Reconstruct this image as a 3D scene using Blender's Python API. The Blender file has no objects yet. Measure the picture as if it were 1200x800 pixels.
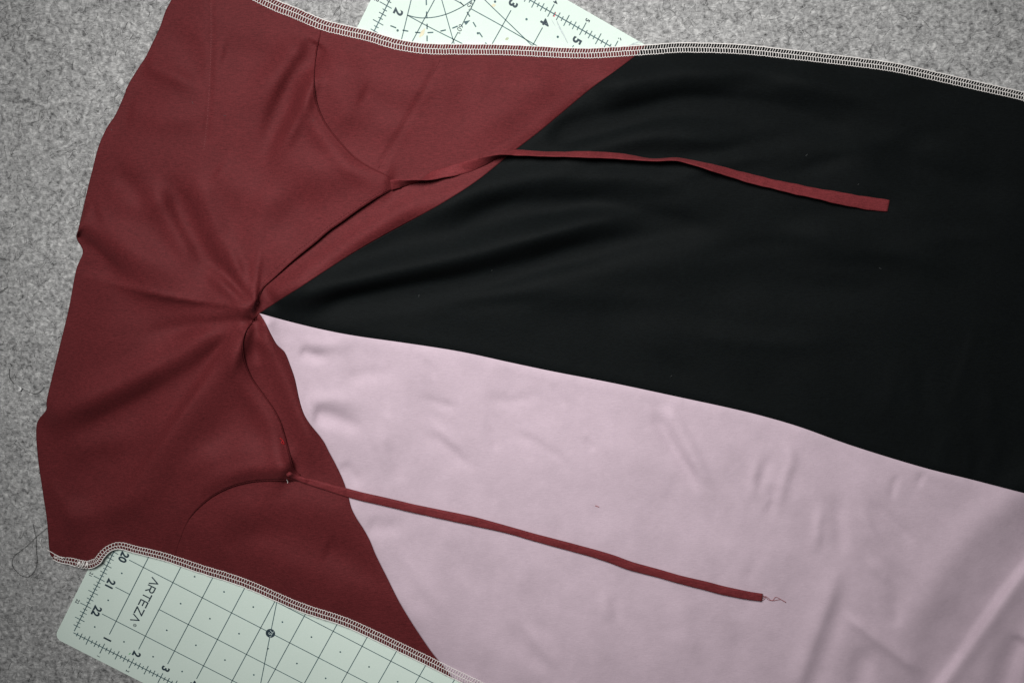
import bpy, bmesh, math, random
import numpy as np
from mathutils import Vector, Matrix
from mathutils.geometry import delaunay_2d_cdt

random.seed(7)
rng = np.random.default_rng(11)
S = bpy.context.scene
COL = S.collection

# ------------------------------------------------------------------ camera, world, light, exposure
# world: metres, z up, felt at z = 0, the cutting mat's top at z = 0.003
CW = np.array([0.01230205, 0.09589688, 0.62274336])
RW = np.array([[0.99980304, 0.00303425, -0.019613],
               [0.0, -0.98824365, -0.15288718],
               [-0.01984632, 0.15285707, -0.98804901]])      # columns: right, down, forward
FPX = 1000.0
cam = bpy.data.cameras.new('camera')
cam.sensor_fit = 'HORIZONTAL'
cam.sensor_width = 36.0
cam.lens = FPX / 1200.0 * 36.0
cam.clip_start = 0.01
cam.clip_end = 50
camo = bpy.data.objects.new('camera', cam)
COL.objects.link(camo)
m3 = Matrix([[RW[i][0], -RW[i][1], -RW[i][2]] for i in range(3)])
camo.matrix_world = Matrix.Translation(Vector(CW)) @ m3.to_4x4()
S.camera = camo

world = bpy.data.worlds.new('World')
S.world = world
world.use_nodes = True
bg = world.node_tree.nodes['Background']
bg.inputs[0].default_value = (0.93, 0.97, 1.0, 1)
bg.inputs[1].default_value = 0.07

def area_lamp(name, loc, target, size, size_y, power, color, spread=180):
    l = bpy.data.lights.new(name, 'AREA')
    l.shape = 'RECTANGLE'; l.size = size; l.size_y = size_y
    l.energy = power; l.color = color; l.spread = math.radians(spread)
    o = bpy.data.objects.new(name, l); COL.objects.link(o)
    o.location = loc
    o.rotation_euler = (Vector(target) - Vector(loc)).to_track_quat('-Z', 'Y').to_euler()
    return o
area_lamp('window_light', (-0.22, 0.48, 0.84), (0.06, 0.0, 0.0), 0.52, 0.38, 3.2, (1.0, 0.985, 0.96), 76)

S.view_settings.view_transform = 'Standard'
S.view_settings.look = 'None'
S.view_settings.exposure = 0
S.view_settings.gamma = 1
S.view_settings.use_curve_mapping = False

# ------------------------------------------------------------------ coordinates
MAT_O = np.array([0.18974574, 0.21522289])
EX = np.array([0.87620891, -0.48193147]); EY = np.array([-0.48193147, -0.87620891])
MAT_Z = 0.003

def at(px, py, z=0.0):
    """photo pixel -> point of the place at height z"""
    px = np.asarray(px, float); py = np.asarray(py, float)
    a = (px - 600) / FPX; b = (py - 400) / FPX
    d = a[..., None] * RW[:, 0] + b[..., None] * RW[:, 1] + RW[:, 2]
    t = (np.asarray(z) - CW[2]) / d[..., 2]
    return CW + d * t[..., None]

def mat_pt(u, v, z=MAT_Z):
    """inches on the cutting mat -> world"""
    p = np.array([u, v], float) * 0.0254 - MAT_O
    return np.array([p @ EX, p @ EY, z])

def px_to_mat(px, py):
    w = at(px, py, MAT_Z)
    q = w[..., 0:1] * EX + w[..., 1:2] * EY + MAT_O
    return q / 0.0254

# ------------------------------------------------------------------ helpers
def smooth(pts, n=8):
    """Catmull-Rom through the points"""
    P = np.array(pts, float)
    if len(P) < 3:
        return np.array([P[0] + (P[1] - P[0]) * k / n for k in range(n + 1)])
    E = np.vstack([2 * P[0] - P[1], P, 2 * P[-1] - P[-2]])
    out = []
    for i in range(1, len(E) - 2):
        p0, p1, p2, p3 = E[i - 1], E[i], E[i + 1], E[i + 2]
        for k in range(n):
            t = k / n
            out.append(0.5 * (2 * p1 + (p2 - p0) * t + (2 * p0 - 5 * p1 + 4 * p2 - p3) * t * t + (3 * p1 - p0 - 3 * p2 + p3) * t ** 3))
    out.append(P[-1])
    return np.array(out)

def resample(P, step):
    P = np.asarray(P, float)
    L = np.r_[0, np.cumsum(np.linalg.norm(np.diff(P[:, :2], axis=0), axis=1))]
    n = max(2, int(round(L[-1] / step)) + 1)
    s = np.linspace(0, L[-1], n)
    return np.stack([np.interp(s, L, P[:, k]) for k in range(P.shape[1])], 1)

def polydist(x, y, P):
    """signed distance (left of the path positive in a y-down picture) and 0..1 position along the path"""
    P = np.asarray(P, float)[:, :2]
    seg = np.diff(P, axis=0); L = np.linalg.norm(seg, axis=1); cum = np.r_[0, np.cumsum(L)]
    best = np.full(x.shape, 1e9); sg = np.ones(x.shape); tt = np.zeros(x.shape)
    for i in range(len(seg)):
        dx = x - P[i, 0]; dy = y - P[i, 1]
        t = np.clip((dx * seg[i, 0] + dy * seg[i, 1]) / max(L[i] ** 2, 1e-9), 0, 1)
        ex = dx - t * seg[i, 0]; ey = dy - t * seg[i, 1]
        d = np.hypot(ex, ey)
        m = d < best
        best = np.where(m, d, best)
        sg = np.where(m, np.where(seg[i, 0] * ey - seg[i, 1] * ex < 0, 1.0, -1.0), sg)
        tt = np.where(m, (cum[i] + t * L[i]) / cum[-1], tt)
    return best * sg, tt

def sstep(x):
    x = np.clip(x, 0, 1); return x * x * (3 - 2 * x)

def empty(name, loc=(0, 0, 0)):
    o = bpy.data.objects.new(name, None); COL.objects.link(o); o.location = loc; o.empty_display_size = 0.05
    return o

def tag(o, label=None, cat=None, group=None, kind=None):
    if label: o['label'] = label
    if cat: o['category'] = cat
    if group: o['group'] = group
    if kind: o['kind'] = kind
    return o

def mesh_obj(name, V, F, mat, parent=None, smooth_shade=True):
    me = bpy.data.meshes.new(name)
    me.from_pydata([tuple(v) for v in V], [], [tuple(f) for f in F])
    me.materials.append(mat)
    if smooth_shade:
        me.polygons.foreach_set('use_smooth', [True] * len(me.polygons))
    me.update()
    o = bpy.data.objects.new(name, me); COL.objects.link(o)
    if parent is not None:
        o.parent = parent
        o.matrix_parent_inverse = Matrix.Translation(parent.location).inverted()
    return o

class MB:
    def __init__(self): self.V = []; self.F = []
    def add(self, V, F):
        b = len(self.V); self.V += [tuple(v) for v in V]; self.F += [tuple(i + b for i in f) for f in F]
    def build(self, name, mat, parent=None, sm=True): return mesh_obj(name, self.V, self.F, mat, parent, sm)

def tube(mb, P, r, n=6, cap=True):
    P = np.asarray(P, float); N = len(P)
    T = np.gradient(P, axis=0); T /= np.linalg.norm(T, axis=1)[:, None] + 1e-12
    r = np.broadcast_to(r, (N,))
    ref = np.array([0, 0, 1.0]) if abs(T[0][2]) < 0.9 else np.array([1.0, 0, 0])
    A = np.cross(T[0], ref); A /= np.linalg.norm(A)
    V = []
    for i in range(N):
        A = A - T[i] * (A @ T[i]); A /= np.linalg.norm(A) + 1e-12
        B = np.cross(T[i], A)
        for k in range(n):
            a = 2 * math.pi * k / n
            V.append(P[i] + r[i] * (A * math.cos(a) + B * math.sin(a)))
    F = []
    for i in range(N - 1):
        for k in range(n):
            F.append((i * n + k, i * n + (k + 1) % n, (i + 1) * n + (k + 1) % n, (i + 1) * n + k))
    if cap:
        F.append(tuple(range(n))[::-1]); F.append(tuple((N - 1) * n + k for k in range(n)))
    mb.add(V, F)

# ------------------------------------------------------------------ materials
def new_mat(name):
    m = bpy.data.materials.new(name); m.use_nodes = True
    nt = m.node_tree
    return m, nt, nt.nodes['Principled BSDF'], nt.nodes.new('ShaderNodeTexCoord')

def noise(nt, tc, scale, detail=3, rough=0.55, vec=None, dist=0.0):
    n = nt.nodes.new('ShaderNodeTexNoise'); n.inputs['Scale'].default_value = scale
    n.inputs['Detail'].default_value = detail; n.inputs['Roughness'].default_value = rough
    n.inputs['Distortion'].default_value = dist
    nt.links.new(vec if vec is not None else tc.outputs['Object'], n.inputs['Vector'])
    return n.outputs['Fac']

def ramp(nt, fac, stops):
    r = nt.nodes.new('ShaderNodeValToRGB')
    e = r.color_ramp.elements
    while len(e) < len(stops): e.new(0.5)
    for k, (p, c) in enumerate(stops):
        e[k].position = p; e[k].color = (*c, 1) if len(c) == 3 else c
    nt.links.new(fac, r.inputs[0]); return r.outputs[0]

def math_node(nt, op, a, b):
    n = nt.nodes.new('ShaderNodeMath'); n.operation = op
    for k, x in enumerate((a, b)):
        if isinstance(x, (int, float)): n.inputs[k].default_value = x
        else: nt.links.new(x, n.inputs[k])
    return n.outputs[0]

def mix(nt, fac, a, b, mode='MIX'):
    n = nt.nodes.new('ShaderNodeMix'); n.data_type = 'RGBA'; n.blend_type = mode
    for s, x in ((n.inputs['Factor'], fac), (n.inputs['A'], a), (n.inputs['B'], b)):
        if isinstance(x, (int, float)): s.default_value = x
        elif isinstance(x, tuple): s.default_value = (*x, 1)
        else: nt.links.new(x, s)
    return n.outputs['Result']

def fabric(name, c, vary=0.5, rough=0.85, sheen=0.25, sheen_tint=None, weave=0.10, bump=0.4, spec=0.25, crumple=0.0009, spec_tint=(1, 1, 1)):
    m, nt, b, tc = new_mat(name)
    lo = tuple(x * (1 - vary) for x in c); hi = tuple(min(1, x * (1 + vary)) for x in c)
    f1 = noise(nt, tc, 1000, 3, 0.75)
    f2 = noise(nt, tc, 45, 4, 0.6)
    mp = nt.nodes.new('ShaderNodeMapping'); mp.inputs['Scale'].default_value = (260, 2600, 900)
    mp.inputs['Rotation'].default_value = (0, 0, math.radians(-12))
    nt.links.new(tc.outputs['Object'], mp.inputs['Vector'])
    f3 = noise(nt, tc, 1.0, 2, 0.5, mp.outputs[0])
    s = math_node(nt, 'ADD', math_node(nt, 'MULTIPLY', f1, 0.5), math_node(nt, 'MULTIPLY', f3, 0.5))
    colr = ramp(nt, s, [(0.3, lo), (0.7, hi)])
    colr = mix(nt, 0.10, colr, ramp(nt, f2, [(0.35, (0.25, 0.25, 0.25)), (0.65, (0.75, 0.75, 0.75))]), 'OVERLAY')
    nt.links.new(colr, b.inputs['Base Color'])
    b.inputs['Roughness'].default_value = rough
    b.inputs['Specular IOR Level'].default_value = spec
    b.inputs['Specular Tint'].default_value = (*spec_tint, 1)
    b.inputs['Sheen Weight'].default_value = sheen
    b.inputs['Sheen Roughness'].default_value = 0.5
    b.inputs['Sheen Tint'].default_value = (*(sheen_tint or c), 1)
    bp = nt.nodes.new('ShaderNodeBump'); bp.inputs['Strength'].default_value = bump
    bp.inputs['Distance'].default_value = 0.0004
    nt.links.new(s, bp.inputs['Height'])
    bp2 = nt.nodes.new('ShaderNodeBump'); bp2.inputs['Strength'].default_value = 0.5
    bp2.inputs['Distance'].default_value = crumple
    f4 = noise(nt, tc, 60, 3, 0.5)
    nt.links.new(f4, bp2.inputs['Height']); nt.links.new(bp2.outputs[0], bp.inputs['Normal'])
    nt.links.new(bp.outputs[0], b.inputs['Normal'])
    return m

M = {}
M['burgundy'] = fabric('burgundy_crepe', (0.084, 0.0125, 0.0145), sheen=0.02, sheen_tint=(0.8, 0.35, 0.35), spec=0.27, rough=0.66, spec_tint=(1.0, 0.46, 0.48))
M['tie'] = fabric('burgundy_crepe_lit', (0.118, 0.0185, 0.0215), sheen=0.04, sheen_tint=(0.8, 0.4, 0.4), spec=0.25, rough=0.66, spec_tint=(1.0, 0.46, 0.48))  # same burgundy crepe, base colour lightened for the light the ties catch
M['black'] = fabric('black_crepe', (0.0028, 0.0038, 0.0041), sheen=0.003, sheen_tint=(0.7, 0.85, 0.9), spec=0.075, rough=0.72)
M['pink'] = fabric('dusty_pink_crepe', (0.468, 0.370, 0.430), vary=0.09, crumple=0.0008, sheen=0.10, sheen_tint=(0.8, 0.75, 0.95), rough=0.74, spec=0.2)

def plain(name, c, rough=0.6, vary=0.1, scale=300, spec=0.3):
    m, nt, b, tc = new_mat(name)
    f = noise(nt, tc, scale, 3)
    nt.links.new(ramp(nt, f, [(0.3, tuple(x * (1 - vary) for x in c)), (0.7, tuple(min(1, x * (1 + vary)) for x in c))]), b.inputs['Base Color'])
    b.inputs['Roughness'].default_value = rough; b.inputs['Specular IOR Level'].default_value = spec
    return m
M['thread'] = plain('white_overlock_thread', (0.72, 0.69, 0.67), 0.7, 0.12, 900)
M['thread_pink'] = plain('pale_rose_thread', (0.24, 0.07, 0.075), 0.7)
M['thread_red'] = plain('dark_red_thread', (0.11, 0.012, 0.015), 0.7)
M['thread_bright'] = plain('bright_red_thread', (0.45, 0.01, 0.015), 0.7)
M['thread_maroon'] = plain('maroon_thread', (0.30, 0.10, 0.11), 0.7)
M['hair'] = plain('black_hair', (0.012, 0.012, 0.012), 0.5)
M['lint'] = plain('white_lint', (0.8, 0.8, 0.8), 0.9)
M['ink'] = plain('green_grey_ink', (0.048, 0.098, 0.112), 0.6, 0.25, 250)
M['ink_dark'] = plain('dark_ink', (0.022, 0.040, 0.055), 0.6, 0.2, 250)
M['ink_pale'] = plain('pale_badge_print', (0.55, 0.66, 0.64), 0.6)
M['stain_tan'] = plain('tan_stain', (0.62, 0.58, 0.42), 0.6)
M['stain_tan2'] = plain('olive_stain', (0.38, 0.43, 0.30), 0.6)
M['stain_grey'] = plain('graphite_smudge', (0.42, 0.48, 0.48), 0.6, 0.3, 500)
M['stain_red'] = plain('red_pen_mark', (0.72, 0.16, 0.18), 0.6)
M['stain_green'] = plain('green_pen_mark', (0.16, 0.42, 0.20), 0.6)

def felt_material():
    m, nt, b, tc = new_mat('grey_wool_felt')
    w = noise(nt, tc, 140, 3, 0.6)
    # fibres: stretched noise in three directions, warped
    tot = None
    for k, (ang, sx, sy) in enumerate(((20, 330, 1500), (80, 300, 1400), (140, 360, 1600))):
        mp = nt.nodes.new('ShaderNodeMapping'); mp.inputs['Rotation'].default_value = (0, 0, math.radians(ang))
        mp.inputs['Scale'].default_value = (sx, sy, 600); mp.inputs['Location'].default_value = (k * 3.1, k * 1.7, 0)
        nt.links.new(tc.outputs['Object'], mp.inputs['Vector'])
        f = noise(nt, tc, 1.0, 2, 0.5, mp.outputs[0], 0.6)
        tot = f if tot is None else math_node(nt, 'ADD', tot, f)
    fib = math_node(nt, 'MULTIPLY', tot, 1 / 3)
    clump = noise(nt, tc, 310, 3, 0.62, dist=0.5)
    patch = noise(nt, tc, 95, 2, 0.5, dist=0.3)
    big = noise(nt, tc, 22, 3, 0.55)
    s = math_node(nt, 'ADD', math_node(nt, 'MULTIPLY', fib, 0.40), math_node(nt, 'MULTIPLY', clump, 0.50))
    s = math_node(nt, 'ADD', s, math_node(nt, 'MULTIPLY', big, 0.10))
    s = math_node(nt, 'ADD', math_node(nt, 'MULTIPLY', s, 0.86), math_node(nt, 'MULTIPLY', patch, 0.14))
    c = ramp(nt, s, [(0.39, (0.075, 0.075, 0.076)), (0.45, (0.205, 0.205, 0.206)), (0.53, (0.345, 0.345, 0.345)), (0.61, (0.55, 0.55, 0.545))])
    nt.links.new(c, b.inputs['Base Color'])
    b.inputs['Roughness'].default_value = 0.95; b.inputs['Specular IOR Level'].default_value = 0.1
    bp = nt.nodes.new('ShaderNodeBump'); bp.inputs['Strength'].default_value = 0.75; bp.inputs['Distance'].default_value = 0.0012
    nt.links.new(s, bp.inputs['Height']); nt.links.new(bp.outputs[0], b.inputs['Normal'])
    return m
M['felt'] = felt_material()

def fibre_material():
    m, nt, b, tc = new_mat('wool_fibre')
    a = nt.nodes.new('ShaderNodeAttribute'); a.attribute_name = 'fibre_colour'
    nt.links.new(a.outputs['Color'], b.inputs['Base Color'])
    b.inputs['Roughness'].default_value = 0.9; b.inputs['Specular IOR Level'].default_value = 0.15
    return m
M['fibre'] = fibre_material()

def board_material():
    m, nt, b, tc = new_mat('pale_green_mat_plastic')
    f = noise(nt, tc, 18, 4); g = noise(nt, tc, 900, 2)
    c = ramp(nt, f, [(0.3, (0.588, 0.690, 0.632)), (0.7, (0.618, 0.720, 0.662))])
    c = mix(nt, 0.06, c, ramp(nt, g, [(0.3, (0.2, 0.2, 0.2)), (0.7, (0.8, 0.8, 0.8))]), 'OVERLAY')
    nt.links.new(c, b.inputs['Base Color'])
    b.inputs['Roughness'].default_value = 0.75; b.inputs['Specular IOR Level'].default_value = 0.08
    bp = nt.nodes.new('ShaderNodeBump'); bp.inputs['Strength'].default_value = 0.12; bp.inputs['Distance'].default_value = 0.0003
    nt.links.new(g, bp.inputs['Height']); nt.links.new(bp.outputs[0], b.inputs['Normal'])
    return m
M['board'] = board_material()

# ------------------------------------------------------------------ outlines in photo pixels
HEM = [(262, -200), (238, -120), (214, -40), (203, -5), (194, 13), (187, 33), (175, 58), (170, 68), (162, 80), (150, 100), (145, 113), (135, 135), (125, 150),
       (115, 173), (108, 200), (103, 220), (92, 267), (90, 280), (97, 295), (89, 317), (80, 364), (67, 417), (55, 467), (54, 480), (43, 497), (44, 533),
       (50, 576), (55, 610), (58, 646), (62, 653)]
TOP = [(200, -70), (255, -35), (320, -1), (347, 10), (377, 23), (400, 29.5), (433, 37), (467, 47), (503, 52), (543, 52.5), (600, 53.5), (667, 57), (700, 57),
       (733, 55), (767, 53), (800, 51), (867, 53), (933, 60), (1000, 68), (1050, 75), (1100, 86), (1150, 97.5), (1200, 109), (1300, 136), (1460, 175)]
BOT = [(62, 655), (72, 659), (83, 661), (92, 664), (101, 665.5), (110, 664), (117, 659.5), (122, 652), (129, 645.5), (140, 642.5), (157, 647), (187, 654.5), (207, 661), (233, 670),
       (267, 680.5), (293, 690), (320, 702), (353, 716), (400, 731.5), (433, 746), (467, 762.5), (500, 778.5), (527, 792), (560, 808), (640, 850), (780, 920), (900, 975)]
SEAM_BLACK = [(757, 54), (744, 66), (720, 84), (690, 106), (640, 148), (600, 179), (560, 211), (520, 237), (485, 257), (450, 276), (415, 296), (380, 318), (345, 341), (304, 367)]
SEAM_MID = [(304, 367), (340, 377), (380, 386.5), (420, 394), (480, 402.5), (540, 412), (600, 425), (650, 435.5), (720, 449), (800, 466), (860, 479), (900, 489), (940, 501),
            (1000, 522.5), (1080, 547), (1140, 562), (1200, 577.5), (1300, 603), (1460, 645)]
SEAM_PINK = [(304, 367), (311, 378), (318, 392), (325, 404), (334, 413), (341, 430), (346, 445), (351, 468), (356, 484), (363, 496), (378, 515), (386, 530), (394, 545), (402, 562),
             (408, 580), (412, 595), (418, 607), (427, 621), (434, 634), (441, 651), (455, 679), (467, 703), (480, 725), (493, 745), (507, 765), (522, 783), (530, 793.5)]
FLAP_A = [(377, 23), (376, 38), (371, 58), (368, 80), (367.5, 100), (371, 122), (380, 143), (395, 163), (413, 182), (430, 194), (448, 203), (462, 210.5), (464.5, 213)]
FLAP_A2 = [(464.5, 219.5), (455, 224), (440, 232), (420, 245), (400, 259.5), (385, 270), (370, 283), (355, 295), (340, 307.5), (322, 324), (309, 336), (304, 346), (304, 356), (305, 364)]
FLAP_B = [(305, 364), (300, 373), (290, 384), (285, 396), (284, 408), (287, 425), (294, 442), (305, 458), (318, 476), (327, 492), (333, 510), (339, 533), (344, 549), (352, 556)]
FLAP_B2 = [(352, 563), (335, 562.5), (318, 562), (300, 563), (285, 565.5), (270, 570), (255, 577), (243, 585), (232, 595), (223, 606), (217, 617)]
MERGE = [(217, 617), (212, 630), (207, 645), (205, 660.5)]

A_BLACK = smooth(SEAM_BLACK); A_MID = smooth(SEAM_MID); A_PINK = smooth(SEAM_PINK)
A_TOP = smooth(TOP); A_BOT = smooth(BOT); A_HEM = smooth(HEM)
A_FA = smooth(FLAP_A); A_FA2 = smooth(FLAP_A2); A_FB = smooth(FLAP_B); A_FB2 = smooth(FLAP_B2); A_MG = smooth(MERGE)

# ------------------------------------------------------------------ folds: (path, height mm, width left, width right, taper start, taper end)
FOLDS = []
GAIN = 1.0
def fold(path, mm, wl, wr=None, ta=0.25, tb=0.35, sharp=False):
    c = np.mean(np.array(path, float), axis=0)
    k = 1.3 if c[1] > 366 + (c[0] - 304) * .235 and c[0] > 300 + max(0, c[1] - 366) * .5 else 2.3 if c[0] > 304 + (366 - c[1]) * 1.45 else 1.75
    mm *= GAIN * k
    if k == 1.3: ta, tb, wl = max(ta, min(.5, ta * 1.3)), max(tb, min(.5, tb * 1.3)), wl * .92
    FOLDS.append((resample(smooth(path, 6), 9), mm * 1e-3, wl, wr or wl, ta, tb, sharp))
# burgundy, around the twisted centre
fold([(302, 362), (270, 358.5), (240, 354), (200, 348), (165, 341), (128, 331), (92, 320)], 3.2, 7, 34, .02, .30, True)
fold([(84, 280), (120, 308), (150, 331), (172, 345)], -4.2, 13, 15, .05, .5)
fold([(88, 258), (130, 281), (180, 312), (240, 338)], 3.4, 22, 26, .05, .5)
fold([(299, 366), (265, 386), (225, 410), (180, 434), (120, 461), (44, 492)], 4.4, 22, 18, .06, .1)
fold([(296, 372), (262, 402), (215, 440), (150, 482), (50, 520)], -2.4, 17, 20, .08, .3)
fold([(290, 376), (268, 408), (240, 450), (205, 500), (170, 552), (120, 625)], 3.4, 30, 8, .05, .45)
fold([(140, 520), (110, 560), (85, 610)], -1.6, 16, 16, .4, .4)
fold([(196, 200), (212, 240), (232, 284), (268, 336)], -2.6, 11, 15, .3, .3)
fold([(222, 190), (240, 235), (258, 280), (285, 335)], 2.0, 14, 14, .3, .3)
fold([(170, 205), (196, 255), (236, 318)], 1.9, 14, 14, .3, .3)
fold([(130, 190), (150, 215), (180, 250)], -1.6, 12, 12, .4, .4)
fold([(190, 30), (220, 60), (236, 110)], -1.5, 16, 16, .4, .4)
fold([(170, 75), (215, 95), (240, 110)], 1.4, 10, 10, .1, .5)
fold([(374, 50), (352, 84), (330, 128), (304, 190)], -3.6, 12, 12, .05, .45)
fold([(372, 82), (356, 122), (338, 158), (312, 205)], 2.8, 10, 9, .1, .5)
fold([(360, 46), (322, 92), (290, 140)], 2.2, 22, 20, .2, .5)
fold([(464, 214), (420, 205), (370, 200), (320, 205)], 2.0, 24, 18, .1, .5)
fold([(330, 290), (345, 250), (380, 225)], -1.4, 18, 18, .4, .4)
fold([(345, 556), (300, 535), (250, 540), (200, 580)], 2.4, 26, 20, .1, .4)
fold([(300, 450), (270, 500), (240, 560)], -1.2, 22, 22, .4, .4)
fold([(247, -5), (247.5, 40), (246, 90), (243, 140), (239, 175)], -0.55, 3.5, 2.5, .02, .1)
# burgundy, under layer
fold([(515, 69), (503, 95), (489, 120), (466, 160), (443, 198)], -0.5, 3, 2.5, .05, .05)
fold([(505, 80), (480, 120), (450, 175)], 0.9, 16, 16, .3, .3)
fold([(560, 80), (545, 120), (560, 160)], -0.9, 22, 22, .4, .4)
fold([(420, 60), (400, 110), (420, 160)], 1.3, 24, 24, .3, .3)
fold([(660, 75), (620, 110), (560, 160)], 1.2, 24, 24, .3, .3)
fold([(316, 352), (350, 325), (400, 293), (470, 249), (540, 206)], 2.8, 14, 14, .05, .35)
fold([(306, 372), (318, 410), (338, 455), (362, 515), (378, 560)], 2.2, 11, 14, .05, .3)
fold([(300, 372), (298, 400), (306, 430)], -1.8, 9, 9, .1, .4)
fold([(240, 620), (300, 590), (380, 600), (420, 640)], 1.6, 26, 26, .3, .3)
fold([(300, 660), (360, 670), (430, 720)], 1.2, 24, 24, .3, .3)
# black panel
fold([(690, 112), (760, 92), (860, 84), (1000, 108), (1100, 140)], 3.4, 18, 20, .1, .4)
fold([(636, 166), (711, 144), (800, 124), (900, 133), (1010, 160)], -3.6, 14, 15, .1, .4)
fold([(640, 190), (700, 172), (790, 160), (900, 175)], 2.0, 16, 14, .2, .4)
fold([(470, 268), (560, 226), (650, 207), (760, 211), (890, 248)], 2.8, 18, 18, .15, .4)
fold([(520, 268), (610, 241), (720, 244), (860, 276)], -2.6, 14, 16, .2, .4)
fold([(316, 360), (390, 336), (470, 317), (560, 297), (650, 271), (740, 249), (850, 238)], 4.6, 20, 14, .1, .4)
fold([(360, 358), (430, 348), (520, 334), (600, 317), (700, 290), (800, 270), (870, 264)], -3.2, 11, 15, .1, .4)
fold([(560, 345), (650, 332), (760, 312), (880, 300)], 1.4, 22, 22, .3, .4)
fold([(800, 340), (900, 330), (1050, 350)], -1.2, 24, 24, .3, .3)
fold([(900, 270), (1020, 285), (1150, 320)], 1.6, 22, 22, .3, .3)
fold([(1150, 360), (1132, 420), (1108, 500)], 0.25, 8, 6, .4, .4)
fold([(700, 390), (820, 400), (930, 440)], 1.0, 26, 26, .3, .3)
fold([(1010, 180), (1100, 210), (1200, 230)], -1.4, 20, 20, .3, .3)
# pink panel
fold([(776, 470), (790, 490), (803, 514), (819, 546), (836, 580)], 2.0, 9, 9, .15, .3)
fold([(764, 480), (778, 505), (791, 527), (806, 550), (823, 582)], -1.9, 7, 8, .15, .25)
fold([(684, 510), (690, 518), (698, 529)], -0.9, 3, 5, .3, .2)
fold([(645, 447), (654, 463), (664, 480)], -0.9, 5, 5, .3, .3)
fold([(632, 523), (648, 530), (660, 541), (664, 560)], -0.7, 5, 6, .3, .3)
fold([(905, 528), (896, 549), (888, 582)], -1.3, 8, 7, .3, .3)
fold([(889, 532), (884, 560), (880, 592)], 1.0, 7, 6, .3, .3)
fold([(912, 516), (923, 524), (927, 540), (918, 565), (910, 605)], 1.3, 7, 6, .2, .3)
fold([(898, 590), (906, 575), (900, 612)], -1.0, 7, 7, .3, .3)
fold([(352, 410), (366, 416), (390, 419)], -2.2, 6, 7, .1, .4)
fold([(350, 398), (380, 404), (420, 405)], 1.5, 8, 8, .2, .5)
fold([(366, 484), (385, 488), (413, 498), (430, 512)], -2.8, 9, 9, .1, .4)
fold([(360, 470), (395, 468), (430, 480)], 2.0, 10, 10, .1, .5)
fold([(395, 450), (420, 440), (470, 436)], -1.2, 9, 9, .3, .4)
fold([(488, 462), (510, 471), (545, 481)], -0.9, 5, 5, .3, .3)
fold([(497, 502), (520, 520), (540, 537), (563, 554)], -1.1, 5, 7, .25, .3)
fold([(500, 493), (526, 512), (548, 532)], 0.8, 6, 6, .3, .3)
fold([(566, 493), (577, 511), (586, 536)], -0.8, 5, 5, .3, .3)
fold([(402, 540), (410, 553), (424, 570)], -1.5, 7, 8, .2, .3)
fold([(436, 495), (447, 520), (462, 560)], 1.1, 9, 9, .3, .3)
fold([(452, 512), (462, 540), (472, 570)], -1.1, 8, 8, .3, .3)
fold([(497, 419), (505, 430), (513, 446)], -0.8, 4, 4, .3, .3)
fold([(596, 505), (622, 515), (652, 534)], -0.8, 5, 6, .3, .3)
fold([(560, 465), (600, 470), (640, 462)], -0.8, 7, 7, .3, .3)
fold([(428, 612), (450, 618), (482, 614)], -1.6, 10, 10, .2, .4)
fold([(440, 640), (470, 650), (500, 690), (532, 736)], 1.1, 9, 9, .3, .3)
fold([(613, 722), (633, 756), (662, 790)], 1.3, 8, 7, .3, .3)
fold([(598, 728), (618, 762), (640, 795)], -1.0, 8, 8, .3, .3)
fold([(706, 690), (709, 705), (714, 730)], 0.9, 6, 6, .3, .3)
fold([(720, 690), (722, 705), (726, 735)], -0.7, 6, 6, .3, .3)
fold([(520, 625), (535, 650), (545, 690)], -0.8, 10, 10, .3, .3)
fold([(600, 640), (612, 660), (616, 700)], 0.7, 10, 10, .3, .3)
fold([(780, 700), (800, 730), (812, 780)], 1.0, 12, 12, .3, .3)
fold([(860, 720), (866, 750), (858, 810)], -1.2, 14, 12, .3, .3)
fold([(890, 640), (880, 670), (884, 690)], -0.7, 8, 8, .3, .3)
fold([(1290, 560), (1240, 620), (1200, 670), (1173, 709), (1145, 747), (1110, 797), (1060, 870)], 1.9, 12, 7.5, .02, .02)
fold([(1285, 545), (1208, 645), (1168, 690), (1136, 735), (1098, 786), (1060, 840)], -2.8, 12, 26, .05, .1)
fold([(1250, 540), (1160, 605), (1112, 660), (1080, 715), (1045, 780)], 3.0, 26, 24, .1, .25)
fold([(986, 655), (978, 680), (968, 712), (948, 765), (930, 815)], 1.9, 8, 14, .25, .1)
fold([(1000, 668), (992, 690), (984, 718), (966, 770), (950, 815)], -1.3, 12, 9, .25, .1)
fold([(984, 714), (1010, 734), (1040, 757), (1089, 793)], 2.2, 6, 8, .2, .2)
fold([(1020, 752), (1010, 780), (1000, 815)], -2.4, 13, 12, .3, .2)
fold([(963, 585), (959, 615), (955, 652)], 1.2, 6, 6, .3, .3)
fold([(978, 572), (984, 615), (988, 658)], -1.7, 9, 9, .3, .3)
fold([(1003, 585), (1016, 610), (1034, 644), (1070, 676)], 1.2, 6, 8, .2, .3)
fold([(1016, 585), (1040, 605), (1058, 622), (1076, 642)], -1.1, 6, 7, .2, .3)
fold([(1054, 556), (1048, 570), (1046, 588)], -1.0, 3, 5, .2, .3)
fold([(1084, 552), (1079, 562), (1076, 572)], -0.9, 3, 4, .2, .3)
fold([(1012, 652), (1030, 668), (1048, 690)], 1.1, 6, 6, .3, .3)
fold([(1200, 745), (1184, 775), (1170, 815)], -3.0, 14, 14, .1, .1)
fold([(1230, 720), (1204, 765), (1195, 820)], 2.4, 14, 14, .1, .1)
fold([(1040, 690), (1050, 715), (1046, 740)], -1.2, 9, 9, .3, .3)
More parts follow.
